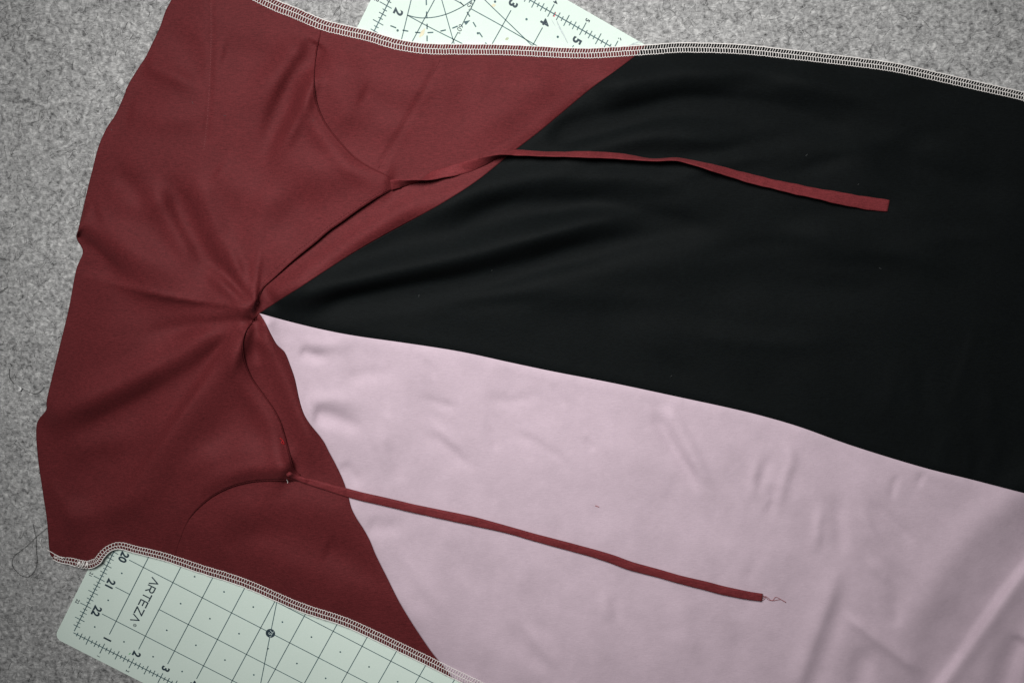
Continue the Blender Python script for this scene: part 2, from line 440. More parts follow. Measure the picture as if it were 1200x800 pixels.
for path, mm, w in (([(300, 360), (268, 340), (225, 300)], 1.5, 7), ([(301, 358), (282, 325), (262, 275)], 1.4, 7), ([(302, 357), (300, 320), (312, 280)], 1.2, 8), ([(299, 357), (275, 332), (246, 296)], -1.4, 6),
                    ([(297, 368), (262, 378), (205, 385), (150, 395)], -1.5, 9), ([(297, 370), (272, 396), (236, 428)], -1.2, 6), ([(294, 374), (281, 410), (262, 450)], 1.2, 7), ([(298, 363), (262, 368), (200, 370)], 1.0, 7),
                    ([(240, 354), (200, 348), (163, 341)], 0.7, 3), ([(60, 560), (120, 545), (200, 520)], -1.2, 18), ([(70, 610), (140, 590), (210, 560)], 1.2, 18), ([(110, 250), (160, 235), (230, 240)], 1.1, 16),
                    ([(150, 130), (200, 140), (260, 130)], 1.0, 16), ([(260, 60), (300, 70), (340, 60)], -1.0, 18), ([(250, 200), (300, 230), (360, 240)], 1.2, 20), ([(420, 110), (470, 130), (520, 120)], -0.8, 16), ([(560, 90), (610, 100), (660, 90)], 0.7, 16),
                    ([(380, 640), (420, 660), (450, 700)], -0.9, 14), ([(260, 640), (300, 625), (350, 630)], -0.9, 16)):
    fold(path, mm, w, None, .08, .5)
for k in range(26):                                   # long shallow ripples of the black cloth
    cx, cy = rng.uniform(560, 1150), rng.uniform(90, 400); L = rng.uniform(50, 130)
    a = math.atan2(cy - 362, cx - 300) * .55 + rng.uniform(-.12, .12); c = rng.uniform(-.12, .12)
    if cy > 366 + (cx - 304) * .235 - 25 or cx - L < 300 + (366 - cy) * 1.45: continue
    fold([(cx - L * math.cos(a), cy - L * math.sin(a)), (cx + c * L * math.sin(a), cy - c * L * math.cos(a)), (cx + L * math.cos(a), cy + L * math.sin(a))],
         rng.choice([-1, 1]) * rng.uniform(.35, .8), rng.uniform(8, 14), None, .4, .4)
for k in range(60):                                   # small random creases of the pink cloth
    cx, cy = rng.uniform(380, 1190), rng.uniform(400, 800)
    a = math.radians(rng.uniform(40, 105)); L = rng.uniform(22, 62); c = rng.uniform(-.3, .3)
    fold([(cx - L * math.cos(a), cy - L * math.sin(a)), (cx + c * L * math.sin(a), cy - c * L * math.cos(a)), (cx + L * math.cos(a), cy + L * math.sin(a))],
         rng.choice([-1, 1]) * rng.uniform(.15, .42), rng.uniform(5, 12), None, .45, .45)

WAVES = [(rng.uniform(0, 6.28), 2 * math.pi / rng.uniform(70, 260), rng.uniform(0, 6.28), rng.uniform(.10, .28) * 1e-3) for _ in range(16)]

def base_height(x, y):
    uv = px_to_mat(x, y)
    s = np.minimum(uv[..., 0] + 0.45, uv[..., 1] + 0.48)
    return 0.0016 + MAT_Z * sstep((s + 0.75) / 0.85)

def height(x, y):
    x = np.asarray(x, float); y = np.asarray(y, float)
    h = np.zeros(x.shape)
    for P, amp, wl, wr, ta, tb, sharp in FOLDS:
        R = 3.0 * max(wl, wr)
        m = (x > P[:, 0].min() - R) & (x < P[:, 0].max() + R) & (y > P[:, 1].min() - R) & (y < P[:, 1].max() + R)
        if not m.any(): continue
        d, t = polydist(x[m], y[m], P)
        w = np.where(d > 0, wl, wr)
        g = np.exp(-np.abs(d) / w) if sharp else np.exp(-(d / w) ** 2)
        h[m] += amp * g * sstep(t / ta + .0) * sstep((1 - t) / tb)
    for a, k, p, A in WAVES:
        h += A * np.sin(k * (x * math.cos(a) + y * math.sin(a)) + p)
    # seams pull the cloth down a little, then the cloth swells next to them
    for P in (A_BLACK, A_MID, A_PINK):
        d, t = polydist(x, y, P[::3])
        h += -0.0004 * np.exp(-(d / 3.4) ** 2) + 0.00022 * np.exp(-((np.abs(d) - 8) / 6) ** 2)
    # the gathered knot
    r = np.hypot(x - 300, y - 362)
    h += 0.0040 * np.exp(-(r / 26) ** 2) - 0.0022 * np.exp(-(r / 6) ** 2)
    b = base_height(x, y)
    e = np.full(x.shape, 1e9)
    for P in (A_HEM[::3], A_TOP[::3], A_BOT[::3]):
        e = np.minimum(e, np.abs(polydist(x, y, P)[0]))
    lift = 0.0006 + 0.0034 * sstep(e / 55)                            # the cloth lies close at its edges, looser inside
    h = np.where(h < 0, -lift * np.tanh(-h / lift), h) + lift          # valleys stop at the table
    return b + np.maximum(h, 0)

def flap_extra(x, y):
    """how far the upper bodice layer stands off the layer below"""
    dm, _ = polydist(x, y, A_MG[::2])
    kn = np.hypot(x - 303, y - 364)
    off = 0.00004 + 0.0010 * sstep((np.abs(dm) - 2) / 22) * sstep((kn - 2) / 20) * sstep((np.hypot(x - 376, y - 30) - 4) / 30)
    for P, amp, w, ta, tb in ((A_FA, 0.0030, 12, .4, .3), (A_FA2, 0.0027, 17, .2, .45), (A_FB, 0.0036, 12, .3, .1), (A_FB2, 0.0040, 12, .1, .6)):
        d, t = polydist(x, y, P[::2])
        roll = 1.0 if P is A_FA2 else 0.8 + 0.2 * sstep(np.abs(d) / 9)          # soft edges roll down to the layer below
        off = off * np.where(np.abs(d) < 30, roll, 1.0) + amp * np.exp(-((np.abs(d) - (0 if P is A_FA2 else 12)) / w) ** 2) * sstep(t / ta) * sstep((1 - t) / tb)
    return off
def height_up(x, y):
    return height(x, y) + flap_extra(np.asarray(x, float), np.asarray(y, float))

def panel(name, outline, hfun, mat, parent, spacing=4.0, edge=2.6, thickness=0.00035):
    B = np.asarray(outline, float)
    keep = np.linalg.norm(B - np.roll(B, 1, axis=0), axis=1) > 0.05
    B = B[keep]
    x0, y0 = B.min(0); x1, y1 = B.max(0)
    gy = np.arange(y0, y1, spacing * 0.866); pts = []
    for k, yy in enumerate(gy):
        pts.append(np.stack([np.arange(x0 + (k % 2) * spacing / 2, x1, spacing), np.full(len(np.arange(x0 + (k % 2) * spacing / 2, x1, spacing)), yy)], 1))
    G = np.vstack(pts)
    # inside test
    inside = np.zeros(len(G), bool)
    n = len(B)
    for i in range(n):
        a, b = B[i], B[(i + 1) % n]
        if a[1] == b[1]: continue
        c = (G[:, 1] < a[1]) != (G[:, 1] < b[1])
        xi = a[0] + (G[:, 1] - a[1]) / (b[1] - a[1]) * (b[0] - a[0])
        inside ^= c & (G[:, 0] < xi)
    G = G[inside]
    d, _ = polydist(G[:, 0], G[:, 1], np.vstack([B, B[:1]])[::1]) if len(G) else (np.zeros(0), 0)
    G = G[np.abs(d) > 7.2]
    tn = np.roll(B, -1, axis=0) - np.roll(B, 1, axis=0); tn /= np.linalg.norm(tn, axis=1)[:, None] + 1e-9
    nb = np.stack([-tn[:, 1], tn[:, 0]], 1)
    R = np.vstack([B + nb * o for o in (-5.6, -3.4, -1.6, 1.6, 3.4, 5.6)]); req = np.repeat([5.6, 3.4, 1.6, 1.6, 3.4, 5.6], n)
    ok = np.zeros(len(R), bool)
    for i in range(n):
        a, b = B[i], B[(i + 1) % n]
        if a[1] == b[1]: continue
        ok ^= ((R[:, 1] < a[1]) != (R[:, 1] < b[1])) & (R[:, 0] < a[0] + (R[:, 1] - a[1]) / (b[1] - a[1]) * (b[0] - a[0]))
    dr, _ = polydist(R[:, 0], R[:, 1], np.vstack([B, B[:1]]))
    G = np.vstack([G, R[ok & (np.abs(dr) > req * 0.93)]])
    allp = np.vstack([B, G])
    vs, es, fs, _, _, _ = delaunay_2d_cdt([Vector(p) for p in allp], [(i, (i + 1) % n) for i in range(n)], [], 1, 1e-4)
    P = np.array([(v.x, v.y) for v in vs])
    z = hfun(P[:, 0], P[:, 1])
    V = at(P[:, 0], P[:, 1], z)
    F = []
    for f in fs:
        a, b, c = V[f[0]], V[f[1]], V[f[2]]
        up = (b[0] - a[0]) * (c[1] - a[1]) - (b[1] - a[1]) * (c[0] - a[0])
        F.append(tuple(f) if up > 0 else tuple(f)[::-1])
    o = mesh_obj(name, V, F, mat, parent)
    md = o.modifiers.new('thickness', 'SOLIDIFY'); md.thickness = thickness; md.offset = -1
    return o

# ------------------------------------------------------------------ setting: felt
fl = bpy.data.meshes.new('felt_surface')
bm = bmesh.new()
bmesh.ops.create_cube(bm, size=1.0)
bmesh.ops.scale(bm, vec=(2.6, 2.2, 0.006), verts=bm.verts)
bmesh.ops.translate(bm, vec=(0, 0, -0.003), verts=bm.verts)
bm.to_mesh(fl); bm.free()
fl.materials.append(M['felt'])
felt = bpy.data.objects.new('felt_surface', fl); COL.objects.link(felt); tag(felt, kind='structure')

# ------------------------------------------------------------------ cutting mat
mat_root = empty('cutting_mat', tuple(mat_pt(0, 23, 0)))
tag(mat_root, 'pale green cutting mat with printed inch grid lying under the garment', 'cutting mat')
def rounded(u0, v0, u1, v1, r, n=8):
    pts = []
    for cu, cv, a0 in ((u1 - r, v1 - r, 0), (u0 + r, v1 - r, 90), (u0 + r, v0 + r, 180), (u1 - r, v0 + r, 270)):
        for k in range(n + 1):
            a = math.radians(a0 + 90 * k / n); pts.append((cu + r * math.cos(a), cv + r * math.sin(a)))
    return pts
bm = bmesh.new()
ring = [bm.verts.new(mat_pt(u, v, 0.0002)) for u, v in rounded(-0.46, -0.49, 35.46, 23.47, 0.24)]
f = bm.faces.new(ring)
ex = bmesh.ops.extrude_face_region(bm, geom=[f])
bmesh.ops.translate(bm, vec=(0, 0, MAT_Z - 0.0002), verts=[e for e in ex['geom'] if isinstance(e, bmesh.types.BMVert)])
bmesh.ops.recalc_face_normals(bm, faces=bm.faces)
top_edges = [e for e in bm.edges if all(v.co.z > MAT_Z - 1e-5 for v in e.verts)]
bmesh.ops.bevel(bm, geom=top_edges, offset=0.0005, segments=2, affect='EDGES')
me = bpy.data.meshes.new('board'); bm.to_mesh(me); bm.free(); me.materials.append(M['board'])
board = bpy.data.objects.new('board', me); COL.objects.link(board)
board.parent = mat_root; board.matrix_parent_inverse = Matrix.Translation(mat_root.location).inverted()

PZ = MAT_Z + 0.00012
def stroke(mb, uv, w, z=PZ):
    """a printed line (inches) on the mat"""
    P = np.array(uv, float); N = len(P)
    T = np.gradient(P, axis=0); T /= np.linalg.norm(T, axis=1)[:, None] + 1e-12
    Nn = np.stack([-T[:, 1], T[:, 0]], 1)
    V = []
    for i in range(N):
        V.append(mat_pt(*(P[i] + Nn[i] * w / 2), z)); V.append(mat_pt(*(P[i] - Nn[i] * w / 2), z))
    mb.add(V, [(2 * i, 2 * i + 1, 2 * i + 3, 2 * i + 2) for i in range(N - 1)])
def disc(mb, u, v, r, z=PZ, n=14, ru=None):
    mb.add([mat_pt(u + r * math.cos(2 * math.pi * k / n), v + (ru or r) * math.sin(2 * math.pi * k / n), z) for k in range(n)], [tuple(range(n))])

def print_line(name, uv, w, mat='ink', z=PZ):
    mb = MB(); stroke(mb, uv, w, z); return mb.build(name, M[mat], mat_root, False)
g = MB()                                                          # the half-inch dots, too small to pick apart
LW = 0.024
for k in range(1, 12):                                           # lower part of the grid
    print_line('grid_line', [(k, 22.5), (k, 17.0)], LW)
for k in (17, 18, 19, 20, 22):
    print_line('grid_line', [(0.52 if k > 18 else 0.52, k), (14.0, k)], LW)
print_line('grid_line', [(0.52, 21), (1, 21)], LW); print_line('grid_line', [(2, 21), (14.0, 21)], LW)
for u in range(0, 13):
    for v in range(17, 23):
        if u == 1 and v in (20, 21): continue
        disc(g, u + .5, v + .5, 0.028, n=8)
print_line('grid_line', [(4.78, 18.0), (5.34, 20.0), (6.2, 23.0)], LW)          # the 75 degree line
def pxline(pts, o, s=13.333, n=6):
    P = np.array([(o[0] + a / s, o[1] + b / s) for a, b in pts])
    if len(P) > 2: P = smooth(P, n)
    return px_to_mat(P[:, 0], P[:, 1])
O5, O6, O7, O8 = (420, 0), (500, 0), (590, 0), (680, 10)
for pts, o in (([(1000, -720), (825, 0), (640, 760)], O5), ([(1480, -540), (1190, 0), (800, 730)], O5), ([(760, 240), (1200, 475), (2020, 880)], O5),
               ([(235, 0), (430, 690), (460, 800)], O6), ([(40, -800), (235, 0)], O6), ([(1120, -700), (750, 20), (690, 140), (645, 210), (540, 420)], O6), ([(490, 505), (390, 690), (340, 780)], O6),
               ([(-900, -540), (-200, -300), (435, 0), (580, 90)], O6), ([(690, 140), (1180, 410), (1750, 735), (1850, 790)], O6),
               ([(200, -700), (905, 0), (1200, 285), (1650, 720), (1700, 770)], O6), ([(118, 165), (0, 375), (-250, 820)], O7),
               ([(610, 435), (455, 715), (400, 810)], O7), ([(1095, 710), (1070, 760)], O7), ([(525, 35), (580, 95)], O6)):
    print_line('grid_line', pxline(pts, o, n=3), LW)
print_line('arc_line', pxline([(760, 240), (900, 275), (1030, 285), (1200, 270), (1367, 228), (1517, 165), (1647, 95), (1767, 10), (1900, -110), (2010, -260)], O5), LW)
for a, b, o in (((1060, 0), (1062, 85), O5), ((1064, 185), (1070, 280), O5), ((1073, 375), (1073, 460), O5), ((1073, 560), (1073, 650), O5),
                ((500, 405), (590, 440), O5), ((690, 475), (780, 492), O5), ((885, 510), (970, 515), O5), ((1080, 515), (1170, 510), O5),
                ((215, 490), (300, 472), O6), ((400, 445), (485, 412), O6), ((630, 190), (675, 265), O6), ((725, 350), (770, 425), O6),
                ((820, 510), (870, 585), O6), ((915, 670), (945, 700), O6)):
    print_line('dash', pxline([a, b], o), 0.034)
for p, o in (((613, 480), O5), ((1068, 30), O6), ((800, 524), O6), ((360, 305), O7), ((848, 580), O7)):
    q = pxline([p, p], o)[0]; disc(g, q[0], q[1], 0.034, n=8)
q = pxline([(575, 340), (680, 320), (612, 397)], O6, n=1)
mb = MB(); mb.add([mat_pt(*x, PZ) for x in (q[0], q[1], q[-1])], [(0, 1, 2)]); mb.build('arrow_mark', M['ink'], mat_root, False)
q = pxline([(725, 0), (770, -15), (745, 30)], O6, n=1)
mb = MB(); mb.add([mat_pt(*x, PZ) for x in (q[0], q[1], q[-1])], [(0, 1, 2)]); mb.build('arrow_mark', M['ink'], mat_root, False)
tag(g.build('grid_dots', M['ink'], mat_root, False), kind='stuff')

t = MB()                                                          # ruler ticks, eighths of an inch
def ticks(along, fixed, outward, k0, k1):
    for k in range(k0, k1):
        s = k / 8.0
        o_, i_ = (0.22, 0.15) if k % 8 == 0 else (0.17, 0.15) if k % 4 == 0 else (0.11, 0.11) if k % 2 == 0 else (0.065, 0.07)
        a, b = fixed + outward * o_, fixed - outward * i_
        stroke(t, [(a, s), (b, s)] if along == 'v' else [(s, a), (s, b)], 0.024, PZ + 0.00003)
ticks('v', 0.0, -1, 0, 183); ticks('u', 0.0, -1, 1, 80); ticks('u', 23.0, 1, 1, 100)
for e in ([(0, 0), (0, 22.94)], [(0.0, 23.0), (14, 23.0)], [(0, 0), (10, 0)]): print_line('ruler_line', e, 0.028)
tag(t.build('ruler_ticks', M['ink'], mat_root, False), kind='stuff')

def text_into(mb, body, u, v, size, z=PZ + 0.00006, bold=0.0, adv=None):
    """text reading down the mat (+v), glyph tops towards +u, centred at (u, v) in inches"""
    cu = bpy.data.curves.new('t', 'FONT'); cu.body = body; cu.align_x = 'CENTER'; cu.align_y = 'CENTER'; cu.size = size; cu.offset = bold
    ob = bpy.data.objects.new('t', cu); COL.objects.link(ob)
    bpy.context.view_layer.update()
    me = ob.evaluated_get(bpy.context.evaluated_depsgraph_get()).to_mesh()
    mb.add([mat_pt(u + p.co.y, v + p.co.x, z) for p in me.vertices], [tuple(p.vertices) for p in me.polygons])
    bpy.data.objects.remove(ob); bpy.data.curves.remove(cu)
def numeral(body, u, v, size, bold):
    mb = MB(); text_into(mb, body, u, v, size, bold=bold); mb.build('numeral', M['ink_dark'], mat_root, False)
for k in (20, 21, 22): numeral(str(k), 0.32, k, 0.34, 0.012); numeral(str(k), -0.32, k, 0.15, 0.002)
for k in (1, 2): numeral(str(k), 0.34, k, 0.34, 0.012); numeral(str(k), -0.32, k, 0.17, 0.004)
for k in range(1, 6): numeral(str(k), k, 22.68, 0.34, 0.012); numeral(str(k), k, 23.33, 0.14, 0.003)
for k in range(2, 7): numeral(str(k), k, 0.31, 0.34, 0.012); numeral(str(k), k, -0.29, 0.17, 0.005)
for body, p in (("60°", (510, 455)), ("45°", (668, 92))):
    q = pxline([p, p], O6)[0]; numeral(body, q[0], q[1], 0.19, 0.0)
bd = MB(); disc(bd, 5.34, 20.01, 0.145, PZ + 0.00008, 28)
badge = bd.build('angle_badge', M['ink_dark'], mat_root, False)
bt = MB(); text_into(bt, "75°", 5.34, 20.02, 0.17, PZ + 0.00014)
bto = bt.build('badge_numerals', M['ink_pale'], badge, False)
bto.matrix_parent_inverse = Matrix.Identity(4)
badge_fix = bto
# brand lettering, drawn with strokes: (across, up) in letter units
lt = MB()
GL = {'A': [[(0, 0), (.5, 1), (1, 0)]], 'R': [[(0, 0), (0, 1), (.62, 1), (.85, .9), (.92, .72), (.85, .54), (.62, .45), (0, .45)], [(.5, .45), (.95, 0)]],
      'T': [[(0, 1), (1, 1)], [(.5, 1), (.5, 0)]], 'E': [[(.85, 0), (0, 0), (0, 1), (.85, 1)], [(0, .5), (.75, .5)]], 'Z': [[(0, 1), (.95, 1), (0, 0), (1, 0)]]}
for k, ch in enumerate('ARTEZA'):
    v0 = 20.16 + k * 0.272
    for st in GL[ch]:
        P = [(1.375 + y * 0.235, v0 + x * 0.215) for x, y in st]
        for a, b in zip(P[:-1], P[1:]):
            a = np.array(a); b = np.array(b); d = (b - a) / np.linalg.norm(b - a) * 0.016
            stroke(lt, [a - d, b + d], 0.038, PZ + 0.00006 + 0.00002 * random.random())
n = 16
for k in range(n):
    a, b = 2 * math.pi * k / n, 2 * math.pi * (k + 1) / n
    stroke(lt, [(1.565 + .045 * math.cos(a), 21.84 + .045 * math.sin(a)), (1.565 + .045 * math.cos(b), 21.84 + .045 * math.sin(b))], 0.016)
text_into(lt, "R", 1.565, 21.84, 0.075)
lt.build('brand_lettering', M['ink_dark'], mat_root, False)
def blotch(mb, pts, o, w0, w1, z):
    P = pxline(pts, o, n=5); N = len(P)
    T = np.gradient(P, axis=0); T /= np.linalg.norm(T, axis=1)[:, None] + 1e-12
    V = []
    for i in range(N):
        w = (w0 + (w1 - w0) * math.sin(math.pi * i / (N - 1))) * random.uniform(.8, 1.2)
        V += [mat_pt(P[i][0] - T[i][1] * w, P[i][1] + T[i][0] * w, z), mat_pt(P[i][0] + T[i][1] * w, P[i][1] - T[i][0] * w, z)]
    mb.add(V, [(2 * i, 2 * i + 1, 2 * i + 3, 2 * i + 2) for i in range(N - 1)])
for nme, mt, items in (('tan_stain', 'stain_tan', (([(950, 585), (985, 545), (1010, 500), (1040, 450)], O5, .01, .05), ([(1015, 98), (1045, 88), (1078, 78)], O6, .01, .04))),
                       ('olive_stain', 'stain_tan2', (([(30, 625), (55, 610), (80, 595)], O7, .012, .035),)),
                       ('smudge', 'stain_grey', (([(820, 300), (880, 440), (940, 550), (1005, 680)], O7, .006, .022), ([(750, 310), (785, 370), (815, 420)], O7, .003, .011),
                                                 ([(740, 590), (820, 560), (900, 528), (960, 515)], O8, .004, .022), ([(620, 600), (760, 590), (880, 570), (950, 555)], O8, .003, .014))),
                       ('red_mark', 'stain_red', (([(810, 195), (800, 230), (788, 268)], O7, .014, .026),)),
                       ('green_mark', 'stain_green', (([(10, 355), (25, 340), (45, 325)], (150, 740), .008, .016),))):
    for pts, o, a, b in items:
        mb = MB(); blotch(mb, pts, o, a, b, PZ - 0.00005); mb.build(nme, M[mt], mat_root, False)

# ------------------------------------------------------------------ the garment
root = empty('garment', tuple(at(np.array(300.), np.array(365.), 0.0)))
tag(root, 'burgundy, black and dusty pink sewn garment with two loose burgundy ties', 'garment')

EDGE = 2.4
RS = lambda P: resample(np.asarray(P, float), EDGE)
S_BLACK, S_MID, S_PINK = RS(A_BLACK), RS(A_MID), RS(A_PINK)
def cut(P, a, b):
    """piece of a polyline between the points nearest a and b"""
    i = int(np.argmin(np.hypot(P[:, 0] - a[0], P[:, 1] - a[1]))); j = int(np.argmin(np.hypot(P[:, 0] - b[0], P[:, 1] - b[1])))
    return RS(P[i:j + 1] if i <= j else P[j:i + 1][::-1])
R_MID = A_MID
tb = A_TOP; bb = A_BOT
black_out = np.vstack([S_BLACK, S_MID[1:], RS([(1460, 640), (1460, 180)]), cut(tb, (1460, 175), (757, 54))[:-1]])
panel('black_panel', black_out, height, M['black'], root)
pink_out = np.vstack([S_PINK[::-1], S_MID[1:], RS([(1460, 650), (1460, 1000), (930, 1000), (905, 978)]), cut(bb, (900, 975), (530, 793.5))])
panel('pink_panel', pink_out, height, M['pink'], root)
hidden = [(186, 640), (200, 575), (232, 490), (268, 415), (280, 366), (280, 300), (300, 180), (336, 95), (356, 50)]
bod_out = np.vstack([cut(tb, (366, 18), (757, 54)), S_BLACK[1:], S_PINK[1:], cut(bb, (530, 793.5), (187, 654.5))[1:], RS(hidden)])
front_out = np.vstack([cut(A_HEM, (214, -40), (62, 653)), cut(bb, (62, 655), (205, 660.5)), RS(A_MG[::-1])[1:-1], RS(A_FB2[::-1]), RS(A_FB[::-1])[:-1], RS(A_FA2[::-1])[:-1], RS(A_FA[::-1])[:-1], cut(tb, (377, 23), (226, -54))])
def height_under(x, y):
    ins = np.zeros(x.shape, bool); B = front_out; n = len(B)
    for i in range(n):
        a, b = B[i], B[(i + 1) % n]
        if a[1] == b[1]: continue
        ins ^= ((y < a[1]) != (y < b[1])) & (x < a[0] + (y - a[1]) / (b[1] - a[1]) * (b[0] - a[0]))
    d, _ = polydist(x, y, np.vstack([B, B[:1]])[::2])
    return height(x, y) - np.where(ins, 0.0008 * sstep((np.abs(d) - 1) / 6), 0)
panel('bodice_panel', bod_out, height_under, M['burgundy'], root)
panel('bodice_front', front_out, height_up, M['burgundy'], root, spacing=3.6, edge=2.2)

# seam allowances: the folded cloth under each seam
def allowance(path, mat, w):
    P = resample(path, 4); T = np.gradient(P, axis=0); T /= np.linalg.norm(T, axis=1)[:, None]; Nn = np.stack([-T[:, 1], T[:, 0]], 1)
    V = []
    for o in (-w, 0, w):
        Q = P + Nn * o; V.append(at(Q[:, 0], Q[:, 1], height(Q[:, 0], Q[:, 1]) - 0.0007))
    n = len(P); V = np.vstack(V)
    F = [(r * n + i, r * n + i + 1, (r + 1) * n + i + 1, (r + 1) * n + i) for r in (0, 1) for i in range(n - 1)]
    mesh_obj('seam_allowance', V, F, M[mat], root)
allowance(A_BLACK[6:-4], 'burgundy', 5); allowance(A_PINK[4:-4], 'burgundy', 5); allowance(A_MID[4:], 'black', 5)

# overlocked edges
def edge_height(x, y, which):
    x = np.asarray(x, float); y = np.asarray(y, float)
    up = height_up(x, y); lo = height(x, y)
    lim = 376 if which == 'top' else 206
    return np.where(x < lim, up, lo)
def overlock(name, path, which, inward, width, pitch):
    mb = MB()
    P = resample(path, pitch)
    T = np.gradient(P, axis=0); T /= np.linalg.norm(T, axis=1)[:, None]
    Nn = np.stack([-T[:, 1], T[:, 0]], 1) * inward
    w = width(P[:, 0])
    def row(frac, lift, jit=0.0, shift=0.0, f2=None):
        Q = P + Nn * (w * frac)[:, None] + T * shift + rng.normal(0, 0.14, P.shape)
        z = edge_height(Q[:, 0], Q[:, 1], which) + lift + jit * rng.normal(0, 1, len(P))
        return at(Q[:, 0], Q[:, 1], z)
    r = 0.00024
    out = row(-0.04, -0.0001, 0.00008); mid = row(0.48, 0.00035, 0.00006); inn = row(0.98, 0.00022, 0.00005)
    mid2 = row(0.48, 0.00042, 0.00006, pitch * 0.5); inn2 = row(0.98, 0.00030, 0.00005, pitch * .12)
    inn_b = row(1.06, 0.00024, 0.00004, pitch * .5)
    under = row(0.10, -0.0009, 0, pitch * .3)
    tube(mb, out, 0.00042, 5); tube(mb, mid, 0.00027, 5)
    sc = np.empty((2 * len(P) - 1, 3)); sc[0::2] = inn; sc[1::2] = inn_b[:-1]
    tube(mb, sc, 0.00028, 5)
    for i in range(len(P) - 1):
        tube(mb, [inn2[i], (inn2[i] + mid[i]) / 2 + (0, 0, .00025), mid[i]], r * rng.uniform(.85, 1.15), 5, False)
        a, b = mid2[i], out[min(i + 1, len(P) - 1)]
        tube(mb, [a, (a + b) / 2 + (0, 0, .0003), b, under[i]], r * rng.uniform(.85, 1.15), 5, False)
    return tag(mb.build(name, M['thread'], root), kind='stuff')
overlock('overlock_edge', cut(A_TOP, (226, -54), (1460, 175)), 'top', 1, lambda x: np.interp(x, [300, 400, 600, 1200], [11.5, 11, 11, 8.6]), 3.15)
overlock('overlock_edge', cut(A_BOT, (62, 655), (780, 920)), 'bot', -1, lambda x: np.interp(x, [60, 90, 110, 125, 150, 220, 560], [5.5, 8, 8.5, 6.5, 7.5, 8.5, 10]), 3.1)
# a thicker knot of thread and the loose tail at the lower corner
mb = MB()
for k in range(9):
    x = 90 + k * 1.5
    a = np.array([x + 1.2 + rng.normal(0, .8), 657.5 + k * .12 + rng.normal(0, .5)]); b = np.array([x - 1.0 + rng.normal(0, .8), 664.2 + k * .15 + rng.normal(0, .4)])
    Q = np.array([a, (a + b) / 2 + (0.6, 0), b]); z = edge_height(Q[:, 0], Q[:, 1], 'bot') + 0.0009
    tube(mb, at(Q[:, 0], Q[:, 1], z + rng.uniform(-.0003, .0003)), 0.00042, 6)
mb.build('thread_knot', M['thread'], root)
mb = MB()
for pts in ([(74, 654), (66, 650), (60, 646.5), (55, 643.5)], [(76, 653), (68, 652.2), (60, 652.5)]):
    Q = smooth(pts, 5); z = np.linspace(0.0062, 0.0026, len(Q)); tube(mb, at(Q[:, 0], Q[:, 1], z), 0.00027, 5)
mb.build('thread_tail', M['thread'], root)

# rolled hems along the free flap edges
def hem_roll(name, path, hf, rad):
    mb = MB(); P = resample(path, 3); z = hf(P[:, 0], P[:, 1])
    e = sstep(np.linspace(0, 1, len(P)) / .15) * sstep((1 - np.linspace(0, 1, len(P))) / .15); rr = rad * (.35 + .65 * e)
    tube(mb, at(P[:, 0], P[:, 1], z - rr), rr, 10); return mb.build(name, M['burgundy'], root)
for path in (A_FA[6:], A_FA2[:-8], A_FB[8:], A_FB2[:-10]): hem_roll('flap_hem', path, height_up, 0.00050)

# machine stitches
def stitches(name, path, hf, step, length, mat, rad=0.00016, lift=0.0001):
    mb = MB(); P = resample(smooth(path), step)
    T = np.gradient(P, axis=0); T /= np.linalg.norm(T, axis=1)[:, None]
    for p, tdir in zip(P, T):
        if rng.random() < 0.1: continue
        c = p + rng.normal(0, .15, 2); Q = np.array([c - tdir * length / 2, c, c + tdir * length / 2])
        z = hf(Q[:, 0], Q[:, 1]) + lift + np.array([-.0001, .00006, -.0001]); tube(mb, at(Q[:, 0], Q[:, 1], z), rad, 5)
    return tag(mb.build(name, mat, root), kind='stuff')
stitches('seam_stitching', [(247, -10), (247.5, 40), (246, 90), (243, 140), (239, 175)], height_up, 3.0, 1.5, M['thread_pink'])
stitches('dart_stitching', [(515, 72), (503, 95), (489, 120), (466, 160), (444, 196)], height, 3.2, 2.2, M['thread_red'], 0.00022)
stitches('hem_stitching', [(452, 222), (437, 230), (417, 243), (397, 256.5), (382, 267), (367, 280), (352, 291), (337, 303), (319, 319), (306, 333)], height_up, 3.4, 1.8, M['thread_red'], 0.00022)
mb = MB(); Q = smooth([(328, 513), (331, 515.5), (330, 518.5), (333, 520), (331.5, 516)], 4); tube(mb, at(Q[:, 0], Q[:, 1], height_up(Q[:, 0], Q[:, 1]) + .0006), 0.00022, 5)
mb.build('red_thread_end', M['thread_bright'], root)
mb = MB(); Q = smooth([(336, 562), (337.2, 564), (336.8, 566)], 4); tube(mb, at(Q[:, 0], Q[:, 1], height_up(Q[:, 0], Q[:, 1]) + .0003), 0.00012, 5)
mb.build('white_thread_end', M['thread'], root)

